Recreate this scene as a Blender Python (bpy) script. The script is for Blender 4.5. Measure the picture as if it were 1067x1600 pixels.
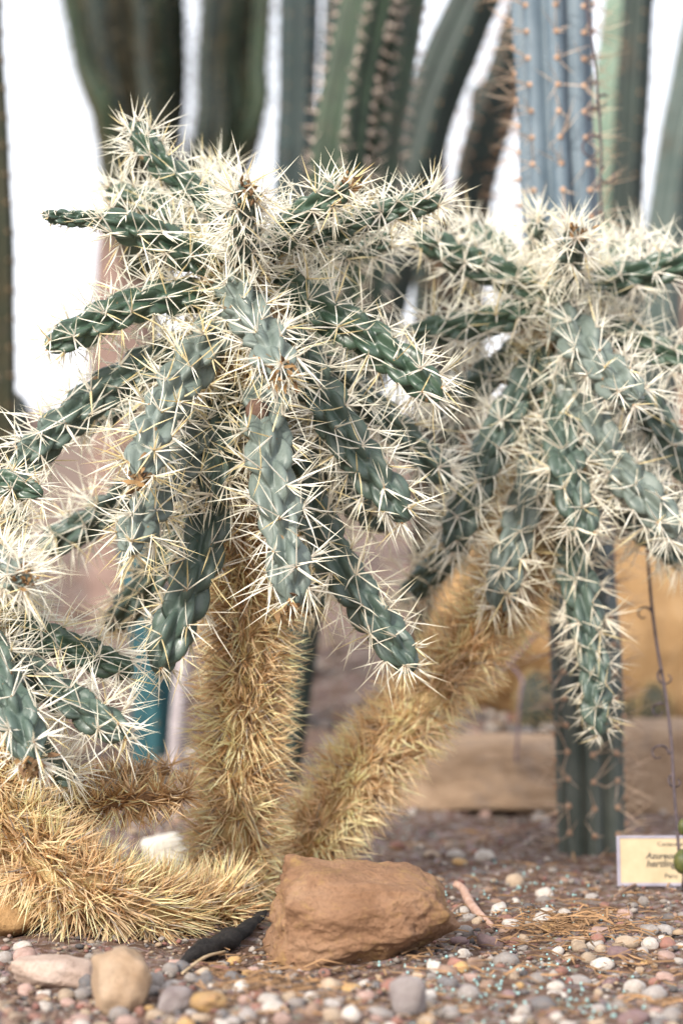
import bpy, bmesh, math, random
import numpy as np
from mathutils import Vector, noise as mnoise

for o in list(bpy.data.objects):
    bpy.data.objects.remove(o)
scene = bpy.context.scene
R = math.radians
rng = np.random.default_rng(11)
random.seed(5)

# ---------------------------------------------------------------- camera
CAM_H = 0.305                 # camera height over the bed
W0, H0 = 1067.0, 1600.0       # pixel frame used for measurements
LENS = 85.0
FPX = LENS / 36.0 * H0
cam_d = bpy.data.cameras.new("camera")
cam = bpy.data.objects.new("camera", cam_d)
scene.collection.objects.link(cam)
cam.location = (0, 0, CAM_H)
cam.rotation_euler = (R(90), 0, 0)
cam_d.sensor_fit = 'VERTICAL'
cam_d.sensor_height = 36.0
cam_d.lens = LENS
cam_d.clip_end = 500
cam_d.clip_start = 0.02
cam_d.dof.use_dof = True
cam_d.dof.focus_distance = 1.73
cam_d.dof.aperture_fstop = 4.2
scene.camera = cam
cy = scene.cycles
cy.max_bounces = 9; cy.diffuse_bounces = 5; cy.transmission_bounces = 6

# ---------------------------------------------------------------- sky, sun, exposure
SUN_EL, SUN_AZ = R(29), R(212)          # azimuth measured clockwise from +Y (view axis)
world = bpy.data.worlds.new("World")
scene.world = world
world.use_nodes = True
wn = world.node_tree
bg = wn.nodes["Background"]
sky = wn.nodes.new("ShaderNodeTexSky")
sky.sky_type = 'NISHITA'
sky.sun_disc = False
sky.sun_elevation = SUN_EL
sky.sun_rotation = SUN_AZ
sky.air_density = 1.0
sky.dust_density = 6.0
sky.ozone_density = 1.0
# bright white overcast veil under the blue: an even cloud layer all round
veil = wn.nodes.new("ShaderNodeMix"); veil.data_type = 'RGBA'
veil.inputs[0].default_value = 0.80
veil.inputs[7].default_value = (6.2, 6.3, 6.7, 1)
wn.links.new(sky.outputs[0], veil.inputs[6])
wn.links.new(veil.outputs[2], bg.inputs[0])
bg.inputs[1].default_value = 0.15
sl = bpy.data.lights.new("sun", 'SUN')
sl.energy = 2.6
sl.angle = R(5)
sl.color = (1.0, 0.95, 0.86)
sun = bpy.data.objects.new("sun", sl)
scene.collection.objects.link(sun)
sd = Vector((math.sin(SUN_AZ) * math.cos(SUN_EL), math.cos(SUN_AZ) * math.cos(SUN_EL), math.sin(SUN_EL)))
sun.rotation_euler = (-sd).to_track_quat('-Z', 'Y').to_euler()
sun.location = (-2, -2, 4)
vs = scene.view_settings
vs.view_transform = 'Standard'
vs.look = 'None'
vs.gamma = 1.0
vs.exposure = 1.05
vs.use_curve_mapping = False

# ---------------------------------------------------------------- helpers
COL = scene.collection

def P(px, py, d):
    """pixel + distance along the view axis -> point"""
    return np.array([(px - W0 / 2) / FPX * d, d, CAM_H - (py - H0 / 2) / FPX * d])

def sstep(t):
    t = np.clip(t, 0, 1)
    return t * t * (3 - 2 * t)

def ground(x, y):
    x = np.asarray(x, float); y = np.asarray(y, float)
    left = 0.25 * sstep((y - 2.35) / 3.0)
    right = 0.066 * sstep((y - 2.53) / 0.03) + 0.20 * sstep((y - 2.7) / 3.0)
    w = sstep((x - 0.02) / 0.07)
    z = left * (1 - w) + right * w
    z = z + 0.004 * np.sin(x * 17 + 1.3) * np.sin(y * 13 + .4) + 0.003 * np.sin(x * 31 + y * 23)
    return z

def gpix(px, py):
    """where the ray through a pixel meets the bed"""
    lo = 0.9
    d = lo
    while d < 9:
        p = P(px, py, d)
        if p[2] <= ground(p[0], p[1]):
            return p
        d += 0.004
    return P(px, py, 9)

def tag(o, label=None, cat=None, group=None, kind=None):
    if label: o["label"] = label
    if cat: o["category"] = cat
    if group: o["group"] = group
    if kind: o["kind"] = kind
    return o

def empty(name, loc):
    o = bpy.data.objects.new(name, None)
    COL.objects.link(o)
    o.location = loc
    o.empty_display_size = 0.02
    return o

def link(name, me, parent=None, mat=None):
    o = bpy.data.objects.new(name, me)
    COL.objects.link(o)
    if mat is not None:
        me.materials.append(mat)
    if parent is not None:
        o.parent = parent
        if parent.parent is None and parent.type == 'EMPTY':
            o.location = -parent.location       # meshes are built in world space
    return o

def mesh_np(name, V, quads=None, tris=None, col=None, smooth=True):
    me = bpy.data.meshes.new(name)
    V = np.asarray(V, np.float32)
    nq = 0 if quads is None else len(quads)
    nt = 0 if tris is None else len(tris)
    me.vertices.add(len(V))
    me.vertices.foreach_set("co", V.ravel())
    li = []
    if nq: li.append(np.asarray(quads, np.int32).ravel())
    if nt: li.append(np.asarray(tris, np.int32).ravel())
    li = np.concatenate(li)
    me.loops.add(len(li))
    me.loops.foreach_set("vertex_index", li)
    me.polygons.add(nq + nt)
    st = np.concatenate([np.arange(nq) * 4, nq * 4 + np.arange(nt) * 3]).astype(np.int32)
    me.polygons.foreach_set("loop_start", st)
    me.polygons.foreach_set("use_smooth", np.full(nq + nt, smooth, dtype=bool))
    me.update(calc_edges=True)
    if col is not None:
        a = me.color_attributes.new("Col", 'FLOAT_COLOR', 'POINT')
        c = np.ones((len(V), 4), np.float32)
        c[:, :3] = col
        a.data.foreach_set("color", c.ravel())
    me.validate()
    return me

def catmull(pts, n):
    pts = np.asarray(pts, float)
    if len(pts) == 2:
        t = np.linspace(0, 1, n)[:, None]
        return pts[0] * (1 - t) + pts[1] * t
    p = np.vstack([2 * pts[0] - pts[1], pts, 2 * pts[-1] - pts[-2]])
    m = len(pts) - 1
    dens = []
    for i in range(m):
        t = np.linspace(0, 1, 40, endpoint=(i == m - 1))[:, None]
        p0, p1, p2, p3 = p[i], p[i + 1], p[i + 2], p[i + 3]
        dens.append(.5 * ((2 * p1) + (-p0 + p2) * t + (2 * p0 - 5 * p1 + 4 * p2 - p3) * t ** 2 + (-p0 + 3 * p1 - 3 * p2 + p3) * t ** 3))
    c = np.vstack(dens)
    s = np.concatenate([[0], np.cumsum(np.linalg.norm(np.diff(c, axis=0), axis=1))])
    u = np.linspace(0, s[-1], n)
    return np.stack([np.interp(u, s, c[:, k]) for k in range(3)], 1)

def frames(c):
    """tangent, normal, binormal by parallel transport"""
    n = len(c)
    T = np.gradient(c, axis=0)
    T /= np.linalg.norm(T, axis=1)[:, None] + 1e-12
    N = np.zeros_like(T)
    a = np.array([0, 0, 1.0]) if abs(T[0][2]) < .8 else np.array([1.0, 0, 0])
    v = a - T[0] * (a @ T[0]); N[0] = v / np.linalg.norm(v)
    for i in range(1, n):
        v = N[i - 1] - T[i] * (N[i - 1] @ T[i])
        N[i] = v / (np.linalg.norm(v) + 1e-12)
    return T, N, np.cross(T, N)

def grid_quads(nr, nc):
    i = np.arange(nr - 1)[:, None] * nc
    j = np.arange(nc)[None, :]
    j2 = (j + 1) % nc
    return np.stack([i + j, i + j2, i + nc + j2, i + nc + j], -1).reshape(-1, 4)

def unit(v):
    return v / (np.linalg.norm(v, axis=-1, keepdims=True) + 1e-12)

def spines_mesh(name, B, D, L, rad, base_c, mid_c, tip_c, bend=0.035):
    """many tapered sheathed spines: base, widest third, tip"""
    N = len(B)
    a = np.where(np.abs(D[:, 2:3]) < .9, np.array([[0, 0, 1.0]]), np.array([[1.0, 0, 0]]))
    u = unit(np.cross(D, a)); v = np.cross(D, u)
    ph = rng.uniform(0, 6.28, N)
    bd = (u * np.cos(ph)[:, None] + v * np.sin(ph)[:, None]) * (L * rng.uniform(0, bend, N))[:, None]
    V = np.zeros((N, 7, 3)); C = np.zeros((N, 7, 3))
    rot = rng.uniform(0, 6.28, N)
    for k in range(3):
        an = rot + k * 2.0944
        off = u * np.cos(an)[:, None] + v * np.sin(an)[:, None]
        V[:, k] = B + off * (rad * .75)[:, None]
        V[:, 3 + k] = B + D * (L * .42)[:, None] + bd + off * (rad * .9)[:, None]
        C[:, k] = base_c; C[:, 3 + k] = mid_c
    V[:, 6] = B + D * L[:, None]
    C[:, 6] = tip_c
    o = (np.arange(N) * 7)[:, None]
    q = []; t = []
    for k in range(3):
        k2 = (k + 1) % 3
        q.append(o + np.array([[k, k2, 3 + k2, 3 + k]]))
        t.append(o + np.array([[3 + k, 3 + k2, 6]]))
    return mesh_np(name, V.reshape(-1, 3), np.vstack(q), np.vstack(t), C.reshape(-1, 3), smooth=False)

# ---------------------------------------------------------------- materials
def new_mat(name):
    m = bpy.data.materials.new(name)
    m.use_nodes = True
    nt = m.node_tree
    return m, nt, nt.nodes["Principled BSDF"]

def ramp(nt, fac, stops):
    r = nt.nodes.new("ShaderNodeValToRGB")
    e = r.color_ramp.elements
    while len(e) < len(stops): e.new(0.5)
    for el, (p, c) in zip(e, stops):
        el.position = p; el.color = (*c, 1)
    nt.links.new(fac, r.inputs[0])
    return r.outputs[0]

def noise(nt, scale, detail=4, rough=.55, coord=None, dist=0):
    n = nt.nodes.new("ShaderNodeTexNoise")
    n.inputs["Scale"].default_value = scale
    n.inputs["Detail"].default_value = detail
    n.inputs["Roughness"].default_value = rough
    n.inputs["Distortion"].default_value = dist
    if coord is not None: nt.links.new(coord, n.inputs["Vector"])
    return n

def mix(nt, fac, a, b, mode='MIX'):
    m = nt.nodes.new("ShaderNodeMix")
    m.data_type = 'RGBA'; m.blend_type = mode
    for s, v in ((m.inputs[0], fac), (m.inputs[6], a), (m.inputs[7], b)):
        if hasattr(v, "is_linked"): nt.links.new(v, s)
        else: s.default_value = v if not isinstance(v, tuple) else (*v, 1)
    return m.outputs[2]

def bump(nt, b, h, strength, dist):
    n = nt.nodes.new("ShaderNodeBump")
    n.inputs["Strength"].default_value = strength
    n.inputs["Distance"].default_value = dist
    nt.links.new(h, n.inputs["Height"])
    nt.links.new(n.outputs[0], b.inputs["Normal"])

def geo_pos(nt):
    return nt.nodes.new("ShaderNodeNewGeometry").outputs["Position"]

def objc(nt):
    return nt.nodes.new("ShaderNodeTexCoord").outputs["Object"]

def mat_spine():
    m, nt, b = new_mat("spine_sheath")
    at = nt.nodes.new("ShaderNodeAttribute"); at.attribute_name = "Col"
    nt.links.new(at.outputs[0], b.inputs["Base Color"])
    b.inputs["Roughness"].default_value = .42
    b.inputs["Specular IOR Level"].default_value = .35
    tr = nt.nodes.new("ShaderNodeBsdfTranslucent")
    nt.links.new(at.outputs[0], tr.inputs[0])
    mx = nt.nodes.new("ShaderNodeMixShader"); mx.inputs[0].default_value = .45
    nt.links.new(b.outputs[0], mx.inputs[1]); nt.links.new(tr.outputs[0], mx.inputs[2])
    nt.links.new(mx.outputs[0], nt.nodes["Material Output"].inputs[0])
    return m

def mat_skin(name, c_dark, c_light, rough=.42, spec=.45):
    """waxy cactus skin: Col holds furrow/bloom mask of the joint itself"""
    m, nt, b = new_mat(name)
    p = geo_pos(nt)
    n1 = noise(nt, 55, 5, .6, p)
    n2 = noise(nt, 420, 3, .6, p)
    c = ramp(nt, n1.outputs[0], [(.28, c_dark), (.72, c_light)])
    sp = ramp(nt, n2.outputs[0], [(.30, (.55, .60, .50)), (.42, (1, 1, 1))])
    c = mix(nt, .5, c, sp, 'MULTIPLY')
    # corky scars
    n3 = noise(nt, 120, 2, .5, p)
    sc = ramp(nt, n3.outputs[0], [(.715, (0, 0, 0)), (.75, (1, 1, 1))])
    c = mix(nt, sc, c, (.20, .125, .06))
    nt.links.new(c, b.inputs["Base Color"])
    rr = ramp(nt, n1.outputs[0], [(.3, (rough - .08,) * 3), (.7, (rough + .12,) * 3)])
    nt.links.new(rr, b.inputs["Roughness"])
    b.inputs["Specular IOR Level"].default_value = spec
    bump(nt, b, n2.outputs[0], .25, .0006)
    return m

def mat_simple(name, c1, c2, scale=60, rough=.8, bs=.4, bd=.001, spec=.3):
    m, nt, b = new_mat(name)
    p = geo_pos(nt)
    n1 = noise(nt, scale, 6, .62, p)
    c = ramp(nt, n1.outputs[0], [(.32, c1), (.68, c2)])
    nt.links.new(c, b.inputs["Base Color"])
    b.inputs["Roughness"].default_value = rough
    b.inputs["Specular IOR Level"].default_value = spec
    n2 = noise(nt, scale * 5, 4, .6, p)
    bump(nt, b, n2.outputs[0], bs, bd)
    return m

def mat_rock(name, c1, c2, c3, scale=22, patch=None, rough=.85):
    m, nt, b = new_mat(name)
    p = geo_pos(nt)
    n1 = noise(nt, scale, 7, .65, p, .6)
    c = ramp(nt, n1.outputs[0], [(.25, c1), (.5, c2), (.75, c3)])
    n2 = noise(nt, scale * 14, 5, .7, p)
    g = ramp(nt, n2.outputs[0], [(.3, (.55, .5, .46)), (.5, (1, 1, 1)), (.75, (1.0, .98, .92))])
    c = mix(nt, .65, c, g, 'MULTIPLY')
    if patch:
        n3 = noise(nt, scale * .8, 9, .8, p, .2)
        k = ramp(nt, n3.outputs[0], [(.51, (0, 0, 0)), (.66, (.8, .8, .8))])
        c = mix(nt, k, c, patch)
    nt.links.new(c, b.inputs["Base Color"])
    b.inputs["Roughness"].default_value = rough
    b.inputs["Specular IOR Level"].default_value = .25
    h = mix(nt, .5, n1.outputs[0], n2.outputs[0])
    bump(nt, b, h, 1.0, .006)
    return m

def mat_pebble(name, c1, c2, rough=.7):
    m, nt, b = new_mat(name)
    t = objc(nt)
    oi = nt.nodes.new("ShaderNodeObjectInfo")
    add = nt.nodes.new("ShaderNodeVectorMath"); add.operation = 'ADD'
    ml = nt.nodes.new("ShaderNodeVectorMath"); ml.operation = 'SCALE'
    nt.links.new(oi.outputs["Location"], ml.inputs[0]); ml.inputs[3].default_value = 37
    nt.links.new(t, add.inputs[0]); nt.links.new(ml.outputs[0], add.inputs[1])
    n1 = noise(nt, 1.3, 5, .65, add.outputs[0], .8)
    c = ramp(nt, n1.outputs[0], [(.3, c1), (.7, c2)])
    hv = nt.nodes.new("ShaderNodeHueSaturation")
    mr = nt.nodes.new("ShaderNodeMapRange")
    nt.links.new(oi.outputs["Random"], mr.inputs[0])
    mr.inputs[3].default_value = .72; mr.inputs[4].default_value = 1.22
    nt.links.new(mr.outputs[0], hv.inputs["Value"])
    nt.links.new(c, hv.inputs["Color"])
    n2 = noise(nt, 9, 4, .7, add.outputs[0])
    g = ramp(nt, n2.outputs[0], [(.34, (.5, .46, .42)), (.48, (1, 1, 1))])
    c2_ = mix(nt, .7, hv.outputs[0], g, 'MULTIPLY')
    n4 = noise(nt, 2.2, 5, .7, add.outputs[0])
    dk = ramp(nt, n4.outputs[0], [(.40, (.08, .08, .08)), (.68, (.6, .6, .6))])
    c2_ = mix(nt, dk, c2_, (.20, .145, .11))
    nt.links.new(c2_, b.inputs["Base Color"])
    b.inputs["Roughness"].default_value = rough
    b.inputs["Specular IOR Level"].default_value = .35
    bump(nt, b, n2.outputs[0], .35, .03)
    return m

M_spine = mat_spine()
M_green = mat_skin("dark_green_skin", (.026, .052, .034), (.052, .092, .060), .34, .55)
M_mid = mat_skin("grey_green_skin", (.045, .072, .058), (.082, .118, .096), .40, .5)
M_glauc = mat_skin("glaucous_skin", (.092, .120, .104), (.155, .188, .168), .46, .45)
M_areole = mat_simple("areole_felt", (.22, .115, .045), (.42, .25, .12), 300, .95, .6, .0006)
M_stemskin = mat_simple("old_stem_skin", (.34, .23, .10), (.55, .40, .20), 90, .95, .8, .003)
M_dry = mat_simple("dry_brown", (.10, .052, .026), (.30, .17, .085), 200, .95, .8, .002)
M_black = mat_simple("charred_wood", (.008, .007, .007), (.03, .026, .025), 120, .8, .9, .003)
M_scar = mat_simple("cork_scar", (.085, .050, .036), (.16, .10, .075), 200, .95, .8, .001)

# ---------------------------------------------------------------- ground
def soil_mat():
    m, nt, b = new_mat("gravelly_soil")
    p = geo_pos(nt)
    n1 = noise(nt, 9, 6, .6, p)
    n2 = noise(nt, 130, 6, .7, p)
    n3 = noise(nt, 420, 4, .7, p)
    c = ramp(nt, n1.outputs[0], [(.3, (.105, .062, .044)), (.7, (.190, .124, .090))])
    g = ramp(nt, n2.outputs[0], [(.3, (.34, .27, .25)), (.5, (.85, .8, .78)), (.7, (1.35, 1.3, 1.28))])
    c = mix(nt, .85, c, g, 'MULTIPLY')
    vo = nt.nodes.new("ShaderNodeTexVoronoi"); vo.inputs["Scale"].default_value = 260
    nt.links.new(p, vo.inputs["Vector"])
    hs = nt.nodes.new("ShaderNodeHueSaturation"); hs.inputs["Saturation"].default_value = .22
    nt.links.new(vo.outputs["Color"], hs.inputs["Color"])
    gm = ramp(nt, noise(nt, 70, 3, .6, p).outputs[0], [(.45, (0, 0, 0)), (.6, (.55, .55, .55))])
    gr = mix(nt, .7, hs.outputs[0], (.30, .20, .16), 'MULTIPLY')
    c = mix(nt, gm, c, gr)
    nt.links.new(c, b.inputs["Base Color"])
    b.inputs["Roughness"].default_value = .95
    b.inputs["Specular IOR Level"].default_value = .15
    h = mix(nt, .5, n2.outputs[0], n3.outputs[0])
    bump(nt, b, h, .9, .006)
    return m

def build_ground():
    xs = np.concatenate([-np.geomspace(60, .62, 26), np.linspace(-.6, .6, 200), np.geomspace(.62, 60, 26)])
    ys = np.concatenate([np.linspace(-30, 1.15, 20), np.linspace(1.2, 2.75, 240), np.geomspace(2.78, 90, 60)])
    X, Y = np.meshgrid(xs, ys)
    Z = ground(X, Y)
    fine = (np.abs(X) < .61) & (Y > 1.19) & (Y < 2.76)
    zz = Z.ravel().copy(); xr = X.ravel(); yr = Y.ravel()
    for i in np.nonzero(fine.ravel())[0]:
        v = Vector((xr[i] * 45, yr[i] * 45, 0))
        zz[i] += .0035 * mnoise.noise(v) + .0016 * mnoise.noise(v * 3.1)
    V = np.stack([xr, yr, zz], 1)
    nc = len(xs)
    i = np.arange(len(ys) - 1)[:, None] * nc; j = np.arange(nc - 1)[None, :]
    q = np.stack([i + j, i + j + 1, i + nc + j + 1, i + nc + j], -1).reshape(-1, 4)
    o = link("ground", mesh_np("ground", V, q), None, soil_mat())
    o["kind"] = "structure"
build_ground()

# ---------------------------------------------------------------- rocks
def ico(sub):
    bm = bmesh.new()
    bmesh.ops.create_icosphere(bm, subdivisions=sub, radius=1)
    V = np.array([v.co[:] for v in bm.verts]); F = np.array([[v.index for v in f.verts] for f in bm.faces])
    bm.free()
    return V, F
ICO = {k: ico(k) for k in (1, 2, 3, 4, 5, 6)}

def rock_verts(sub, size, planes, seed, soft=16, rough=.03, fine=.012):
    """convex stone from cutting planes, edges rounded, surface broken up"""
    V, F = ICO[sub]
    r = np.random.default_rng(seed)
    n = unit(np.array([p[:3] for p in planes], float)); h = np.array([p[3] for p in planes], float)
    c = np.maximum(V @ n.T, 1e-3) / h          # 1/radius for each plane
    inv = (c ** soft).sum(1) ** (1 / soft)
    rad = 1 / inv
    off = r.uniform(0, 50, 3)
    for i, v in enumerate(V):
        q = Vector(v * rad[i] + off)
        rad[i] *= 1 + rough * mnoise.noise(q * 2.2) * 2 + fine * mnoise.noise(q * 7) * 2 + fine * .6 * mnoise.noise(q * 17) * 2
    return V * rad[:, None] * np.array(size), F

def rand_planes(seed, n=13, lo=.75, hi=1.0, box=True):
    r = np.random.default_rng(seed)
    pl = []
    if box:
        for a in ((1, 0, 0), (-1, 0, 0), (0, 1, 0), (0, -1, 0), (0, 0, 1), (0, 0, -1)):
            v = np.array(a) + r.normal(0, .12, 3)
            pl.append((*v, 1.0))
    for v in unit(r.normal(size=(n, 3))):
        pl.append((*v, r.uniform(lo, hi) * 1.15))
    return pl

def rock(name, px, py_base, w, h, depth, mat, label, cat="rock", planes=None, seed=1, sub=4, sink=.12, rz=0, group=None, d=None, soft=16, rough=.03, fine=.014):
    """w, h in pixels at the place where the stone touches the bed"""
    if d is None:
        g = gpix(px, py_base)
    else:
        g = P(px, py_base, d)
    s = g[1] / FPX
    y = g[1] + depth / 2
    s = y / FPX
    size = (w * s / 2, depth / 2, h * s / 2 / (1 - sink * .5))
    V, F = rock_verts(sub, size, planes or rand_planes(seed), seed, soft, rough, fine)
    ca, sa = math.cos(rz), math.sin(rz)
    V = V @ np.array([[ca, sa, 0], [-sa, ca, 0], [0, 0, 1]])
    x = (px - W0 / 2) * s
    z0 = float(ground(x, y)) if d is None else g[2]
    zlo = V[:, 2].min()
    me = mesh_np(name, V, None, F)
    o = link(name, me, None, mat)
    o.location = (x, y, z0 - zlo - size[2] * 2 * sink)
    return tag(o, label, cat, group)

M_rock = mat_rock("orange_brown_stone", (.17, .088, .046), (.275, .155, .090), (.36, .225, .14), 26, (.37, .235, .085))
M_ochre = mat_rock("ochre_stone", (.20, .112, .045), (.34, .205, .092), (.43, .285, .15), 14)
M_sand = mat_rock("sandstone", (.19, .125, .08), (.32, .22, .145), (.42, .31, .22), 22, (.22, .17, .14))
M_white = mat_rock("white_stone", (.62, .56, .48), (.74, .69, .6), (.8, .77, .7), 25)
M_beige = mat_rock("beige_stone", (.34, .22, .13), (.48, .34, .23), (.54, .41, .30), 40, (.42, .24, .10))
M_pinkslab = mat_rock("pink_beige_stone", (.42, .30, .24), (.54, .41, .34), (.58, .47, .41), 30)
M_pinkrock = mat_rock("pink_brown_stone", (.22, .13, .10), (.36, .24, .19), (.45, .33, .28), 9)
M_mauve = mat_rock("mauve_grey_stone", (.25, .20, .20), (.37, .32, .31), (.46, .41, .40), 60)

main_planes = [(0, 0, -1, 1), (-1, -.12, .10, .93), (1, 0, .25, 1.0), (.16, -.22, 1, .90), (0, 1, .2, 1), (-.15, -.8, .75, .90),
               (.10, -1, -.10, .88), (.62, -.9, .10, .96), (-.75, -.4, .75, 1.10), (.55, -.1, .85, 1.02), (.42, -.75, -.75, .86), (.8, -.3, -.75, .80), (-.5, -.9, -.1, .98)]
rock("boulder", 565, 1516, 268, 138, .085, M_rock, "orange-brown angular boulder with yellow patches leaning at the foot of the slanting stem", planes=main_planes, seed=3, sub=6, soft=44, rough=.05, fine=.022)
rock("ochre_stone", 10, 1474, 120, 74, .07, M_ochre, "smooth ochre stone under the spiny creeping stem at the gravel edge", seed=8, soft=9)
rock("white_stone", 262, 1372, 78, 62, .05, M_white, "chalky white sunlit stone behind the base of the upright trunk", seed=12, soft=10)
wedge = rock("beige_stone", 190, 1592, 84, 98, .042, M_beige, "beige brown wedge-shaped stone standing on end in the gravel", "stone", planes=[(0,0,-1,1),(.35,-.2,1,.95),(-.5,0,1,1.02),(1,0,-.42,.92),(-1,0,-.30,.90),(0,1,0,1),(-.2,-1,.25,.86),(.55,-1,-.1,.95),(.9,-.2,.7,1.05),(-.8,-.7,.1,1.0),(0,-.8,-.7,1.0)], seed=23, sub=4, soft=24, rough=.05)
wedge.rotation_euler = (R(-6), R(11), R(14))
rock("flat_stone", 84, 1552, 122, 42, .045, M_pinkslab, "flat pinkish beige slab lying among pebbles", "stone", seed=31, soft=16)
rock("mauve_stone", 275, 1588, 52, 42, .022, M_mauve, "angular mauve-grey stone beside the yellow oval pebble", "stone", seed=44, sub=3, soft=20)
rock("grey_stone", 637, 1592, 56, 60, .024, M_mauve, "upright angular grey stone beside the flat red pebble", "stone", seed=51, sub=3, soft=22)

# low terrace of sandstone blocks
rock("sandstone_block", 772, 1262, 282, 102, .12, M_sand, "long low sandstone block of the terrace edge left of the column base", "stone block", planes=[(0,0,-1,1),(0,0,1,.95),(1,0,0,1),(-1,0,.1,1),(0,1,0,1),(0,-1,.12,.95),(.3,-1,.9,1.2),(-.8,-.6,.5,1.2)], seed=6, soft=22, sub=5, sink=.08, d=2.45)
rock("sandstone_block", 1040, 1288, 215, 150, .13, M_sand, "tall sandstone block of the terrace edge behind the plant sign", "stone block", planes=[(0,0,-1,1),(.05,0,1,.95),(1,0,0,1),(-1,0,.1,1),(0,1,0,1),(0,-1,.1,.95),(-.4,-1,.8,1.2),(.7,-.6,.5,1.2)], seed=9, soft=22, sub=5, sink=.06, d=2.42)
rock("ochre_boulder", 905, 1150, 490, 345, .36, M_ochre, "large rounded ochre boulder on the terrace behind the cacti", "boulder", seed=15, soft=9, sub=5, sink=.08, d=2.72, rough=.05)
rock("pink_boulder", 1075, 905, 190, 590, .5, M_pinkrock, "tall pinkish brown rock behind the terrace under the grey-green stem", "boulder", seed=27, soft=12, sub=5, sink=.05, d=3.45, rough=.05)

# ---------------------------------------------------------------- cholla
SP_BASE = np.array([.50, .30, .13])

def spine_cols(n, warm=0.0, yellow=.12):
    """cream-white papery sheaths; some yellow; older ones straw"""
    k = rng.uniform(0, 1, n)[:, None]
    cream = np.array([.96, .95, .89]) * (1 - .4 * k) + np.array([.95, .91, .78]) * .4 * k
    straw = np.array([.90, .76, .48])
    mid = cream * (1 - warm) + straw * warm
    y = (rng.uniform(0, 1, n) < yellow)[:, None]
    mid = np.where(y, np.array([.93, .83, .54]), mid)
    mid = mid * rng.uniform(.9, 1.02, n)[:, None]
    tip = mid * np.array([1.0, .97, .86])
    base = mid * .78 + SP_BASE * .22
    return base, np.clip(mid, 0, .95), np.clip(tip, 0, .95)

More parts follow.
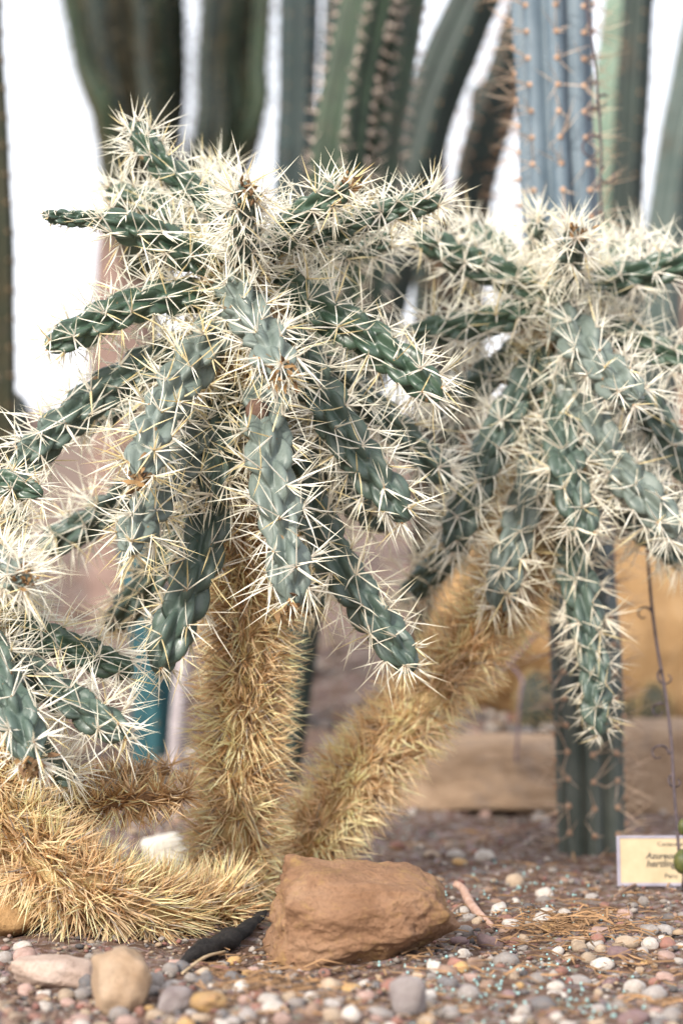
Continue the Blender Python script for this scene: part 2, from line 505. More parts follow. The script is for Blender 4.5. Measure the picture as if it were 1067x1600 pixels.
def branch(root, D0, pts, w, mat, joints=(), warm=0., yellow=.10, dens=1.0, ln=1.0, tip='round', name="branch", label=None):
    c = np.array([P(x, y, D0 + dd) for x, y, dd in pts])
    dm = c[:, 1].mean()
    r0 = w / 2 * dm / FPX
    L = np.linalg.norm(np.diff(c, axis=0), axis=1).sum()
    nseg = int(np.clip(L / (r0 * .085), 30, 150))
    C = catmull(c, nseg + 1)
    s = np.concatenate([[0], np.cumsum(np.linalg.norm(np.diff(C, axis=0), axis=1))]); L = s[-1]
    # wobble
    T, N, B = frames(C)
    wob = r0 * .10
    C = C + N * (wob * np.sin(s / L * 7 + rng.uniform(0, 6)))[:, None] + B * (wob * np.sin(s / L * 6 + rng.uniform(0, 6)))[:, None]
    T, N, B = frames(C)
    prof = np.ones_like(s)
    te = r0 * 2.0
    x = np.clip((L - s) / te, 0, 1)
    prof *= np.sqrt(np.clip(1 - (1 - x) ** 2.2, 0, 1)) * .999 + .001
    prof *= .86 + .14 * sstep(s / (r0 * 2.5))
    prof *= 1 - .14 * (s / L)
    for j in joints:
        prof *= 1 - .30 * np.exp(-((s / L - j) * L / (r0 * .45)) ** 2)
    na = 52
    th = np.linspace(0, 2 * np.pi, na, endpoint=False)
    # tubercles on a golden-angle lattice
    dz = .235 * r0
    K = int(L / dz) + 6
    k = np.arange(K)
    ph0 = rng.uniform(0, 6.28)
    ths = (k * 2.39996 * (1 if rng.uniform() < .5 else -1) + ph0) % (2 * np.pi)
    ss = k * dz + rng.uniform(-.15, .15, K) * dz - r0 * .3
    a_, b_ = .86 * r0, .36 * r0
    S, TH = np.meshgrid(s, th, indexing='ij')
    best = np.full(S.shape, -.45)
    for i in range(K):
        m = np.abs(s - ss[i]) < 1.5 * a_
        if not m.any(): continue
        dth = (TH[m] - ths[i] + np.pi) % (2 * np.pi) - np.pi
        ds = (S[m] - ss[i]) / a_
        # crest sits towards the growing end
        ds = np.where(ds > .25, (ds - .25) * 1.5, (ds - .25) * .88)
        val = 1 - (ds ** 2 + (dth * r0 / b_) ** 2) ** 1.25
        best[m] = np.maximum(best[m], val)
    rad = r0 * (.68 + .39 * best) * prof[:, None]
    V = C[:, None, :] + rad[..., None] * (np.cos(TH)[..., None] * N[:, None, :] + np.sin(TH)[..., None] * B[:, None, :])
    me = mesh_np(name, V.reshape(-1, 3), grid_quads(len(s), na))
    o = link(name, me, root, mat)
    if label: o["label"] = label
    # areoles and spines
    ak = (ss + .36 * a_ < L - r0 * .04) & (ss > -.2 * r0)
    As, At = (ss + .36 * a_)[ak], ths[ak]
    fi = np.interp(As, s, np.arange(len(s)))
    def at(arr): return np.stack([np.interp(fi, np.arange(len(s)), arr[:, q]) for q in range(3)], 1)
    Cc, Tt, Nn, Bb = at(C), unit(at(T)), unit(at(N)), unit(at(B))
    pr = np.interp(As, s, prof)
    nrm = np.cos(At)[:, None] * Nn + np.sin(At)[:, None] * Bb
    pos = Cc + nrm * (r0 * .985 * pr)[:, None]
    endk = np.clip((As - (L - te)) / te, 0, 1)[:, None]
    nr2 = unit(nrm + Tt * endk * 1.3)
    # felt pads
    ov = np.array([[1, 0, 0], [-1, 0, 0], [0, 1, 0], [0, -1, 0], [0, 0, 1], [0, 0, -1]], float)
    of = np.array([[0, 2, 4], [2, 1, 4], [1, 3, 4], [3, 0, 4], [2, 0, 5], [1, 2, 5], [3, 1, 5], [0, 3, 5]])
    side = unit(np.cross(nr2, Tt)); tl = np.cross(side, nr2)
    ra = r0 * .115
    PV = pos[:, None, :] + ra * (ov[None, :, 0:1] * side[:, None, :] * .8 + ov[None, :, 1:2] * tl[:, None, :] * 1.25 + ov[None, :, 2:3] * nr2[:, None, :] * .8)
    PF = (np.arange(len(pos))[:, None, None] * 6 + of[None]).reshape(-1, 3)
    ao = link("areoles", mesh_np("areoles", PV.reshape(-1, 3), None, PF), o, M_areole)
    ao["kind"] = "stuff"
    n_per = rng.poisson((6.4 + 6 * endk[:, 0]) * dens * rng.uniform(.55, 1.35, len(pos)), len(pos)) + 2
    idx = np.repeat(np.arange(len(pos)), n_per)
    n = len(idx)
    an = rng.uniform(0, 6.28, n)
    tang = np.cos(an)[:, None] * side[idx] + np.sin(an)[:, None] * tl[idx]
    el = rng.uniform(.16, 1.6, n) ** 1.1
    D = unit(nr2[idx] * el[:, None] + tang + Tt[idx] * .15)
    Ls = rng.uniform(.55, 1.0, n) * rng.choice([.62, 1.0, 1.0, 1.12], n) * .041 * ln
    Ls = Ls * np.where(rng.uniform(0, 1, n) < .14, rng.uniform(.3, .7, n), 1) * rng.uniform(.8, 1.12, len(pos))[idx]
    Ls = Ls * (.75 + .25 * np.clip((L - As[idx]) / (r0 * .8), 0, 1))
    rd = rng.uniform(.00048, .00080, n) * np.clip(ln, .6, 1)
    Bp = pos[idx] + rng.normal(0, .0007, (n, 3))
    bc, mc, tc = spine_cols(n, warm, yellow)
    so = link("spines", spines_mesh("spines", Bp, D, Ls, rd, bc, mc, tc), o, M_spine)
    so["kind"] = "stuff"
    if tip == 'dry':
        nb = 26
        e = C[-1]; t = T[-1]
        Dd = unit(t + rng.normal(0, .7, (nb, 3)))
        Bq = e - t * r0 * .25 + rng.normal(0, r0 * .3, (nb, 3))
        k_ = rng.uniform(0, 1, nb)[:, None]
        cc = np.array([.11, .058, .028]) * (1 - k_) + np.array([.30, .18, .075]) * k_
        b2 = link("withered_tip", spines_mesh("withered_tip", Bq, Dd, rng.uniform(.3, .65, nb) * r0, rng.uniform(.08, .16, nb) * r0, cc * .6, cc, cc), o, M_dry_tip)
        b2["kind"] = "stuff"
    return o, C, r0

M_dry_tip, _nt, _b = new_mat("withered_tip")
_a = _nt.nodes.new("ShaderNodeAttribute"); _a.attribute_name = "Col"
_nt.links.new(_a.outputs[0], _b.inputs["Base Color"]); _b.inputs["Roughness"].default_value = .9

def stem(root, pts, r0, r1, nspine, ln=.030, warm=.85, name="stem", dark=.16, droop=0.0):
    """old golden stem: core, then tufts of dense straw-coloured spines"""
    c = np.array(pts, float)
    C = catmull(c, 90)
    s = np.concatenate([[0], np.cumsum(np.linalg.norm(np.diff(C, axis=0), axis=1))]); L = s[-1]
    T, N, B = frames(C)
    na = 28
    th = np.linspace(0, 2 * np.pi, na, endpoint=False)
    S, TH = np.meshgrid(s, th, indexing='ij')
    rr = r0 + (r1 - r0) * (S / L)
    rr = rr * (1 + .08 * np.sin(S / .013 + 2 * TH) + .06 * np.sin(S / .021 - 3 * TH))
    endp = np.sqrt(np.clip(1 - (1 - np.clip((L - s) / r1, 0, 1)) ** 2, 0.0004, 1))
    rr = rr * endp[:, None]
    V = C[:, None, :] + rr[..., None] * (np.cos(TH)[..., None] * N[:, None, :] + np.sin(TH)[..., None] * B[:, None, :])
    o = link(name, mesh_np(name, V.reshape(-1, 3), grid_quads(len(s), na)), root, M_stemskin)
    K = nspine // 16
    k = np.arange(K)
    As = (k + .5) / K * L + rng.normal(0, .002, K); As = np.clip(As, 0, L)
    At = k * 2.39996 + rng.normal(0, .12, K)
    fi = np.interp(As, s, np.arange(len(s)))
    def at(arr): return np.stack([np.interp(fi, np.arange(len(s)), arr[:, q]) for q in range(3)], 1)
    Cc, Tt, Nn, Bb = at(C), unit(at(T)), unit(at(N)), unit(at(B))
    nrm = np.cos(At)[:, None] * Nn + np.sin(At)[:, None] * Bb
    pos = Cc + nrm * ((r0 + (r1 - r0) * As / L))[:, None]
    n_per = rng.poisson(16 * np.where(rng.uniform(0, 1, K) < .14, .25, 1.05), K)
    idx = np.repeat(np.arange(K), n_per); n = len(idx)
    side = unit(np.cross(nrm, Tt))
    tuft = rng.normal(0, .35, (K, 3))
    an = rng.uniform(0, 6.28, n)
    tang = .45 * np.cos(an)[:, None] * side[idx] + np.sin(an)[:, None] * Tt[idx]
    el = rng.uniform(.3, 2.1, n)
    D = unit(nrm[idx] * el[:, None] + tang * .95 + tuft[idx] * .6 + np.array([0, 0, -droop]))
    Ls = rng.uniform(.5, 1.0, n) * ln
    rd = rng.uniform(.00045, .00085, n)
    Bp = pos[idx] + rng.normal(0, .0016, (n, 3)) - nrm[idx] * .001
    kk = rng.uniform(0, 1, n)[:, None]
    tuftc = rng.uniform(.78, 1.12, K)[idx][:, None]
    gold = np.array([.98, .83, .60]) * (1 - kk) + np.array([.97, .73, .46]) * kk
    br = (rng.uniform(0, 1, n) < dark)[:, None]
    mid = np.where(br, np.array([.58, .38, .19]), gold) * tuftc
    mid = np.where((rng.uniform(0, 1, n) < .06)[:, None], np.array([.52, .47, .42]), mid)
    base = mid * np.array([.82, .75, .66])
    tip = np.clip(mid * np.array([1.1, 1.08, 1.0]), 0, .9)
    so = link("spines", spines_mesh("spines", Bp, D, Ls, rd, base, np.clip(mid, 0, .9), tip, .05), o, M_spine)
    so["kind"] = "stuff"
    return o

# --- upright cholla in the middle
D1 = 1.82
base1 = gpix(372, 1412); 
root1 = empty("cholla_cactus", base1)
tag(root1, "upright cholla cactus with straight golden trunk and drooping blue-green spiny arms", "cactus", "cholla cacti in the bed")
q = lambda x, y, d: P(x, y, d)
stem(root1, [base1 + np.array([0, 0, -.012]), q(366, 1330, 1.865), q(378, 1180, 1.86), q(388, 1000, 1.85), q(385, 820, 1.84), q(382, 600, D1 + .01), q(380, 420, D1 + .01)], .0185, .017, 12000, .039)
G, MI, GL = M_green, M_mid, M_glauc
arms1 = [
 # pts, width, skin, kwargs
 ([(345, 335, .02), (275, 275, .03), (203, 192, .035)], 50, G, dict(ln=.9)),
 ([(345, 420, 0), (250, 375, -.02), (150, 338, -.035)], 62, G, dict()),
 ([(160, 345, -.033), (110, 340, -.038), (66, 338, -.042)], 29, G, dict(ln=.33, dens=.35)),
 ([(350, 380, .05), (260, 330, .08), (165, 295, .10)], 50, G, dict()),
 ([(385, 430, 0), (384, 350, -.06), (381, 292, -.125)], 56, MI, dict(tip='dry', dens=1.25)),
 ([(415, 395, 0), (480, 335, -.03), (545, 287, -.05)], 54, G, dict(tip='dry')),
 ([(420, 390, .02), (560, 345, .01), (694, 312, 0)], 46, G, dict(ln=.9)),
 ([(420, 410, .05), (520, 392, .07), (615, 372, .09)], 50, G, dict()),
 ([(350, 450, 0), (210, 480, -.02), (70, 540, -.035)], 62, G, dict(ln=.95)),
 ([(340, 510, .02), (170, 610, .0), (15, 735, -.03)], 68, MI, dict()),
 ([(345, 500, -.01), (270, 620, -.07), (212, 752, -.13)], 80, GL, dict(yellow=.25, joints=(.62,), tip='dry')),
 ([(340, 640, 0), (260, 760, -.06), (200, 862, -.12)], 74, GL, dict(yellow=.35, joints=(.5,))),
 ([(365, 440, -.01), (395, 505, -.07), (450, 585, -.14)], 80, GL, dict(joints=(.6,), tip='dry')),
 ([(412, 590, -.01), (425, 720, -.07), (455, 950, -.11)], 82, GL, dict(joints=(.74,), yellow=.15, tip='dry')),
 ([(420, 430, .0), (540, 505, -.01), (690, 622, -.04)], 70, G, dict()),
 ([(430, 510, .0), (530, 660, -.02), (637, 815, -.04)], 76, MI, dict()),
 ([(410, 620, .01), (520, 860, -.01), (642, 1052, -.035)], 74, MI, dict(warm=.15)),
 ([(370, 650, .0), (315, 850, -.03), (250, 1055, -.05)], 80, MI, dict(warm=.1, yellow=.22)),
 ([(330, 700, .04), (180, 790, .08), (60, 860, .11)], 62, MI, dict()),
 ([(430, 520, .04), (580, 640, .07), (705, 752, .09)], 62, MI, dict()),
 ([(360, 700, .04), (270, 850, .08), (170, 985, .10)], 60, MI, dict(warm=.3)),
 # rear arms seen between the front ones
 ([(360, 540, .03), (250, 600, .10), (110, 670, .16)], 56, MI, dict()),
 ([(400, 590, .03), (500, 720, .09), (600, 830, .14)], 60, MI, dict(warm=.2)),
 ([(400, 660, .03), (450, 820, .06), (500, 960, .09)], 58, MI, dict(warm=.4)),
 ([(380, 420, .03), (360, 330, .08), (330, 270, .14)], 50, G, dict()),
 ([(360, 600, -.0), (345, 690, -.03), (330, 790, -.05)], 66, MI, dict(warm=.2)),
]
made1 = []
for pts, w, m, kw in arms1:
    made1.append(branch(root1, D1, pts, w, m, **kw))
# a corky scar on the long front arm
sv, sf = ICO[3]
SC = P(402, 642, D1 - .052)
rs = np.random.default_rng(4)
V = sv * np.array([.0085, .006, .0095]) * (1 + .12 * np.array([mnoise.noise(Vector(v * 3)) for v in sv]))[:, None] + SC
link("cork_scar", mesh_np("cork_scar", V, None, sf), made1[13][0], M_scar)

# --- leaning cholla on the right
D2 = 1.98
base2 = gpix(432, 1392)
root2 = empty("cholla_cactus", base2)
tag(root2, "leaning cholla cactus whose slanting golden stem rises from behind the boulder", "cactus", "cholla cacti in the bed")
stem(root2, [base2 + np.array([0, 0, -.012]), q(480, 1330, 1.93), q(575, 1200, 1.95), q(690, 1060, 1.97), q(790, 930, 1.985), q(840, 780, 1.99), q(862, 620, 1.995), q(875, 440, 2.0)], .018, .0165, 12000, .037, dark=.12)
arms2 = [
 ([(860, 470, 0), (760, 420, -.01), (648, 365, -.03)], 56, G, dict()),
 ([(850, 480, .0), (740, 505, -.01), (632, 528, -.02)], 54, G, dict()),
 ([(870, 480, 0), (888, 420, -.04), (902, 362, -.10)], 54, MI, dict(dens=1.35, tip='dry')),
 ([(865, 450, .02), (850, 390, .02), (836, 340, -.01)], 44, MI, dict(dens=1.2)),
 ([(880, 470, 0), (980, 435, .0), (1110, 395, -.01)], 58, G, dict()),
 ([(880, 490, .0), (980, 530, .0), (1100, 572, -.01)], 52, G, dict()),
 ([(870, 490, -.01), (920, 550, -.06), (995, 622, -.12)], 78, GL, dict(joints=(.6,))),
 ([(870, 560, -.01), (950, 700, -.04), (1055, 842, -.07)], 72, GL, dict(joints=(.55,))),
 ([(850, 540, 0), (775, 690, -.02), (697, 860, -.03)], 64, MI, dict()),
 ([(855, 640, 0), (818, 800, -.03), (775, 960, -.05)], 64, GL, dict(warm=.2, tip='dry')),
 ([(865, 620, -.01), (890, 740, -.05), (918, 850, -.07)], 66, MI, dict(warm=.1)),
 ([(868, 720, .02), (895, 870, -.01), (918, 1010, -.03)], 70, MI, dict(warm=.2)),
 ([(916, 985, -.03), (928, 1060, -.035), (938, 1150, -.045)], 54, MI, dict(ln=.62, warm=.15, dens=.9)),
 ([(890, 520, .0), (1000, 630, -.01), (1100, 760, -.03)], 62, MI, dict()),
 ([(850, 530, .02), (770, 580, .04), (680, 650, .06)], 60, MI, dict()),
 ([(880, 680, .02), (970, 790, .04), (1075, 890, .05)], 56, MI, dict(warm=.2)),
 ([(840, 700, .03), (740, 820, .05), (625, 940, .06)], 54, MI, dict(warm=.2)),
 ([(850, 470, .02), (790, 400, .05), (730, 355, .09)], 50, G, dict()),
 ([(880, 460, .03), (950, 410, .06), (1010, 385, .09)], 46, G, dict()),
]
for pts, w, m, kw in arms2:
    kw = dict(kw); kw.setdefault('yellow', .04)
    branch(root2, D2, pts, w, m, **kw)

# --- creeping cholla at the left edge
D3 = 1.74
base3 = gpix(345, 1432)
root3 = empty("cholla_cactus", base3)
tag(root3, "low creeping cholla cactus with thick golden stem curving along the gravel out of frame", "cactus", "cholla cacti in the bed")
stem(root3, [base3 + np.array([.01, .0, .006]), q(290, 1432, 1.78), q(215, 1425, 1.74), q(130, 1388, 1.72), q(55, 1330, 1.72), q(-10, 1250, 1.73), q(-60, 1120, 1.735), q(-80, 940, 1.74), q(-85, 800, 1.74)], .016, .020, 12500, .040, dark=.10)
arms3 = [
 ([(-75, 930, .02), (60, 990, .02), (208, 1055, .01)], 62, G, dict()),
 ([(-70, 1010, 0), (70, 1070, -.02), (205, 1152, -.05)], 66, MI, dict()),
 ([(-60, 960, -.01), (5, 1060, -.06), (48, 1195, -.10)], 82, MI, dict(joints=(.6,), tip='dry')),
 ([(-85, 790, 0), (0, 755, -.01), (68, 770, -.02)], 48, G, dict(ln=.75)),
 ([(-80, 850, 0), (-10, 880, -.04), (45, 905, -.10)], 60, GL, dict(dens=1.2, tip='dry')),
 ([(-20, 1120, 0), (50, 1170, .0), (118, 1225, -.01)], 50, MI, dict()),
 ([(-80, 860, .02), (-20, 830, .05), (40, 800, .08)], 44, MI, dict(ln=.8)),
 ([(-75, 900, .03), (0, 920, .06), (60, 950, .09)], 46, MI, dict()),
]
for pts, w, m, kw in arms3:
    branch(root3, D3, pts, w, m, **kw)
# withered side branches of the creeping stem
for pts, w in (([(30, 1290, .02), (150, 1258, .02), (292, 1243, .03)], .0085), ([(60, 1280, .05), (160, 1232, .06), (268, 1204, .07)], .0075)):
    c = [P(x, y, D3 + d) for x, y, d in pts]
    o = stem(root3, c, w * .8, w * .5, 1000, .027, name="withered_branch", dark=.5)
    o["label"] = "dead brown side branch"
    o.data.materials.clear(); o.data.materials.append(M_dry)

# ---------------------------------------------------------------- columnar cacti behind
def column(parent, pts, r, ribs, mat, depth=.22, twist=0., tiponly=True, spine=None, name="stem", r_end=None, felt=None):
    """ribbed stem through world points; spine = dict(step, n, ln, rad, col, spread)"""
    C = catmull(np.array(pts), 70)
    s = np.concatenate([[0], np.cumsum(np.linalg.norm(np.diff(C, axis=0), axis=1))]); L = s[-1]
    # refine the tip
    u = np.concatenate([np.linspace(0, L - r * 1.6, 60), L - r * 1.6 * (1 - np.linspace(0, 1, 14)[1:]) ** 1.6])
    C = np.stack([np.interp(u, s, C[:, k]) for k in range(3)], 1); s = u
    T, N, B = frames(C)
    na = ribs * 8
    th = np.linspace(0, 2 * np.pi, na, endpoint=False)
    S, TH = np.meshgrid(s, th, indexing='ij')
    x = np.clip((L - s) / (r * 1.5), 0, 1)
    prof = np.sqrt(np.clip(1 - (1 - x) ** 2, 1e-4, 1))
    r2 = r if r_end is None else r_end
    rr = (r + (r2 - r) * s / L) * prof * (1 + .035 * np.sin(s / .06 + rng.uniform(0, 6)) + .02 * np.sin(s / .023))
    lob = np.abs(np.cos(ribs * (TH + twist * S) / 2)) ** .8
    notch = 0.02 * np.sin(S / .011)
    RR = rr[:, None] * (1 - depth + depth * lob * (1 + notch))
    V = C[:, None, :] + RR[..., None] * (np.cos(TH)[..., None] * N[:, None, :] + np.sin(TH)[..., None] * B[:, None, :])
    o = link(name, mesh_np(name, V.reshape(-1, 3), grid_quads(len(s), na)), parent, mat)
    if spine:
        Bp, Dd = [], []
        FV = []; 
        for k in range(ribs):
            a = np.arange(rng.uniform(0, spine['step']), L, spine['step'])
            for si in a:
                i = np.interp(si, s, np.arange(len(s))); i0 = int(i)
                t0 = 2 * np.pi * k / ribs - twist * si
                nr = math.cos(t0) * N[i0] + math.sin(t0) * B[i0]
                rad_ = np.interp(si, s, rr)
                p = np.array([np.interp(si, s, C[:, z]) for z in range(3)]) + nr * rad_ * .99
                FV.append((p, nr, T[i0]))
                for _ in range(spine['n']):
                    Bp.append(p); Dd.append(unit(nr * rng.uniform(.5, 1.4) + rng.normal(0, spine['spread'], 3)))
        Bp = np.array(Bp); Dd = np.array(Dd); n = len(Bp)
        col = np.array(spine['col']) * rng.uniform(.7, 1.15, (n, 1))
        sp = link("spines", spines_mesh("spines", Bp, Dd, rng.uniform(.45, 1, n) * spine['ln'], np.full(n, spine['rad']), col * .7, col, col), o, M_spine)
        sp["kind"] = "stuff"
        ov, of = ICO[1]
        fr = spine.get('felt', .003)
        PV = np.concatenate([p + ov * fr for p, nr, t in FV])
        PF = np.concatenate([of + i * len(ov) for i in range(len(FV))])
        ao = link("areoles", mesh_np("areoles", PV, None, PF), o, felt or M_areole)
        ao["kind"] = "stuff"
    return o

def cmat(name, a, b, rough=.55):
    m = mat_simple(name, a, b, 25, rough, .3, .002, .35)
    nt = m.node_tree; bs = nt.nodes["Principled BSDF"]
    src = bs.inputs["Base Color"].links[0].from_socket
    n = noise(nt, 11, 6, .7, geo_pos(nt), .5)
    k = ramp(nt, n.outputs[0], [(.56, (0, 0, 0)), (.68, (.7, .7, .7))])
    nt.links.new(mix(nt, k, src, (.050, .036, .020)), bs.inputs["Base Color"])
    return m
M_c_dark = cmat("column_dark_green", (.009, .017, .014), (.017, .030, .024))  # dark, teal, green and olive stems: backlit shade put into the skin colour
M_c_teal = cmat("column_teal", (.009, .019, .019), (.016, .032, .030))
M_c_green = cmat("column_green", (.012, .025, .013), (.026, .047, .023))
M_c_blue = cmat("column_blue", (.105, .155, .190), (.165, .215, .255))
M_c_bluebase = cmat("column_grey_green", (.085, .115, .095), (.135, .165, .14))
M_c_pale = cmat("column_pale", (.11, .165, .122), (.17, .235, .18))
M_c_grey = cmat("column_grey", (.05, .075, .068), (.085, .11, .10))
M_c_olive = cmat("column_olive", (.020, .028, .013), (.052, .043, .019))
M_trunk = mat_simple("pink_bark", (.14, .090, .074), (.25, .175, .150), 30, .9, .6, .004)
M_feltw = mat_simple("pale_felt", (.40, .32, .27), (.56, .47, .41), 200, .95, .4, .0005)
M_felto = mat_simple("orange_felt", (.38, .22, .13), (.56, .37, .26), 200, .95, .4, .0005)

def aged_mat():
    """grey-green corky foot turning waxy blue higher up the stem"""
    m, nt, b = new_mat("column_blue_aged")
    p = geo_pos(nt)
    sx = nt.nodes.new("ShaderNodeSeparateXYZ"); nt.links.new(p, sx.inputs[0])
    n1 = noise(nt, 25, 6, .6, p)
    young = ramp(nt, n1.outputs[0], [(.3, (.070, .105, .135)), (.7, (.130, .172, .205))])
    old = ramp(nt, n1.outputs[0], [(.3, (.036, .050, .040)), (.7, (.092, .104, .088))])
    k = ramp(nt, sx.outputs[2], [(.12, (0, 0, 0)), (.45, (1, 1, 1))])
    nt.links.new(mix(nt, k, old, young), b.inputs["Base Color"])
    b.inputs["Roughness"].default_value = .6
    bump(nt, b, n1.outputs[0], .3, .002)
    return m

def foot(x, d, dz=-.02):
    X = (x - W0 / 2) / FPX * d
    return np.array([X, d, float(ground(X, d)) + dz])

def single(name, label, base, pts, r, ribs, mat, group="columnar cacti behind the chollas", **kw):
    e = empty(name, base)
    tag(e, label, "cactus", group)
    kw.setdefault('spine', dict(step=.032, n=3, ln=.011, rad=.0006, col=(.34, .28, .21), spread=.6, felt=.0018))
    column(e, [base] + pts, r, ribs, mat, **kw)
    return e

# blue column with orange spines, behind the leaning cholla
b = gpix(925, 1345); d = b[1] + .04
b = foot(925, d)
M_c_blue = aged_mat()
single("columnar_cactus", "blue-grey ribbed columnar cactus with long orange spines behind the leaning cholla", b,
       [P(918, 1100, d + .005), P(905, 850, d + .01), P(885, 500, d + .02), P(868, 200, d + .03), P(858, -120, d + .04)], .0295, 8, M_c_blue, depth=.40,
       spine=dict(step=.024, n=4, ln=.042, rad=.0006, col=(.74, .58, .44), spread=.5, felt=.0030), felt=M_felto, r_end=.0375)
# spiny dark green stem leaning beside it
d = 3.15
single("columnar_cactus", "dark leaning spiny stem beside the blue column", foot(690, d), [P(700, 700, d), P(735, 320, d), P(800, 90, d), P(850, -60, d)], .027, 6, M_c_dark,
       spine=dict(step=.022, n=5, ln=.042, rad=.0006, col=(.55, .32, .16), spread=.5), felt=M_felto)
# two-stemmed green cactus with rows of pale tufts
b = gpix(466, 1234); d = b[1] + .03
e = empty("columnar_cactus", foot(466, d)); tag(e, "leaning green columnar cactus with rows of pale woolly tufts behind the upright cholla", "cactus", "columnar cacti behind the chollas")
column(e, [foot(446, d), P(472, 980, d), P(505, 700, d)], .013, 5, M_c_dark, depth=.2, name="old_stem", r_end=.026)
column(e, [P(500, 760, d), P(530, 600, d), P(575, 260, d + .02), P(632, -90, d + .05)], .034, 5, M_c_green, depth=.36,
       spine=dict(step=.017, n=5, ln=.017, rad=.0008, col=(.66, .55, .47), spread=.6, felt=.0030), felt=M_feltw)
column(e, [P(522, 700, d), P(520, 420, d - .02), P(532, 200, d - .03), P(590, -90, d - .02)], .030, 5, M_c_green, depth=.36, twist=.4,
       spine=dict(step=.015, n=5, ln=.018, rad=.0008, col=(.70, .60, .52), spread=.6, felt=.0028), felt=M_feltw)
# plain dark columns
d = 3.3
single("columnar_cactus", "plain dark teal upright column against the bright sky", foot(400, d), [P(425, 800, d), P(450, 500, d), P(462, 250, d), P(470, -80, d)], .028, 6, M_c_teal)
d = 3.5
single("columnar_cactus", "dark green column half hidden behind the tufted cactus", foot(420, d), [P(470, 800, d), P(508, 500, d), P(525, 250, d), P(535, -80, d)], .026, 6, M_c_dark)
d = 3.0
single("columnar_cactus", "broad dark stem slanting up to the right without visible spines", foot(380, d), [P(450, 900, d), P(570, 560, d), P(635, 300, d), P(680, 140, d), P(770, -70, d)], .034, 5, M_c_dark, depth=.3)
d = 3.2
single("columnar_cactus", "short dark blunt-tipped column beside the slanting dark stem", foot(668, d), [P(670, 500, d), P(672, 195, d)], .022, 6, M_c_dark)
d = 3.6
single("columnar_cactus", "thin teal blunt column between the slanting stem and the spiny stem", foot(746, d), [P(746, 500, d), P(746, 130, d)], .0125, 6, M_c_teal)
d = 2.95
single("columnar_cactus", "pale mint-green stem right behind the blue column", foot(925, d), [P(940, 600, d), P(950, 280, d), P(964, 90, d), P(985, -70, d)], .025, 4, M_c_pale, depth=.34)
d = 2.85
single("columnar_cactus", "tall dark green column beside the pale mint stem", foot(955, d), [P(968, 600, d), P(978, 300, d), P(1000, -70, d)], .020, 5, M_c_dark, depth=.3)
d = 3.3
single("columnar_cactus", "grey-green stem leaning right in front of the pinkish rock", foot(1000, d), [P(1025, 600, d), P(1045, 300, d), P(1118, -70, d)], .029, 5, M_c_grey, depth=.34)
d = 2.9
single("columnar_cactus", "thin dark stem in shade beyond the grey-green one", foot(1062, d + .6), [P(1055, 500, d + .6), P(1062, 250, d + .6), P(1085, 60, d + .6)], .025, 5, M_c_dark, depth=.3)
d = 2.7
single("columnar_cactus", "dark olive column cut by the frame edge beyond the creeping cholla", foot(-8, d), [P(-8, 900, d), P(-6, 560, d), P(-14, 280, d), P(-30, -60, d)], .0225, 9, M_c_olive, depth=.15)
d = 2.9
single("columnar_cactus", "short teal round-topped column beside the olive column", foot(22, d), [P(20, 800, d), P(21, 612, d)], .0195, 7, M_c_teal, depth=.15)
# teal stump behind the creeping cholla, with a grey dry stem
b = gpix(238, 1192)
single("columnar_cactus", "dark blue-green stem in the gap between creeping and upright cholla", foot(238, b[1] + .02), [P(236, 1060, b[1] + .02), P(222, 900, b[1] + .03), P(205, 820, b[1] + .04)], .026, 5, mat_simple("column_petrol", (.010, .052, .066), (.022, .085, .10), 25, .5, .3, .002), depth=.3)
b = gpix(272, 1200)
e = empty("dry_stick", foot(272, b[1] - .02)); tag(e, "grey dry woody stick beside the dark blue-green stem", "stick")
column(e, [foot(272, b[1] - .02), P(280, 1100, b[1] - .02), P(296, 980, b[1])], .0085, 4, mat_simple("grey_wood", (.24, .21, .22), (.40, .36, .37), 90, .9, .6, .002), depth=.1)

# branching tree cactus
d = 4.0
b = foot(196, d)
e = empty("tree_cactus", b); tag(e, "branching tree cactus with pinkish trunk and crowded olive-green upright stems", "cactus")
column(e, [b, P(192, 650, d), P(200, 450, d), P(232, 260, d)], .062, 7, M_trunk, depth=.08, name="trunk", r_end=.06)
for i, (x0, y0, xm, ym, x1, r, m, dd) in enumerate([
        (205, 420, 172, 200, 118, .031, M_c_olive, -.03), (210, 420, 190, 200, 152, .033, M_c_green, .02), (218, 400, 220, 180, 190, .034, M_c_olive, -.05),
        (225, 400, 238, 190, 222, .031, M_c_olive, .03), (232, 380, 256, 200, 248, .025, M_c_dark, -.02),
        (235, 400, 322, 255, 362, .030, M_c_olive, .0), (240, 400, 345, 240, 378, .036, M_c_dark, -.04), (240, 400, 370, 250, 402, .030, M_c_dark, .04), (238, 390, 300, 295, 345, .020, M_c_olive, .07)]):
    column(e, [P(x0, y0, d + dd), P(xm, ym, d + dd), P((xm + x1) / 2 + (6 if i > 4 else -4), ym * .45, d + dd), P(x1, -110, d + dd)], r, 5, m, depth=.3,
           spine=dict(step=.05, n=3, ln=.02, rad=.0012, col=(.10, .075, .05), spread=.5, felt=.0012), name="stem")
    
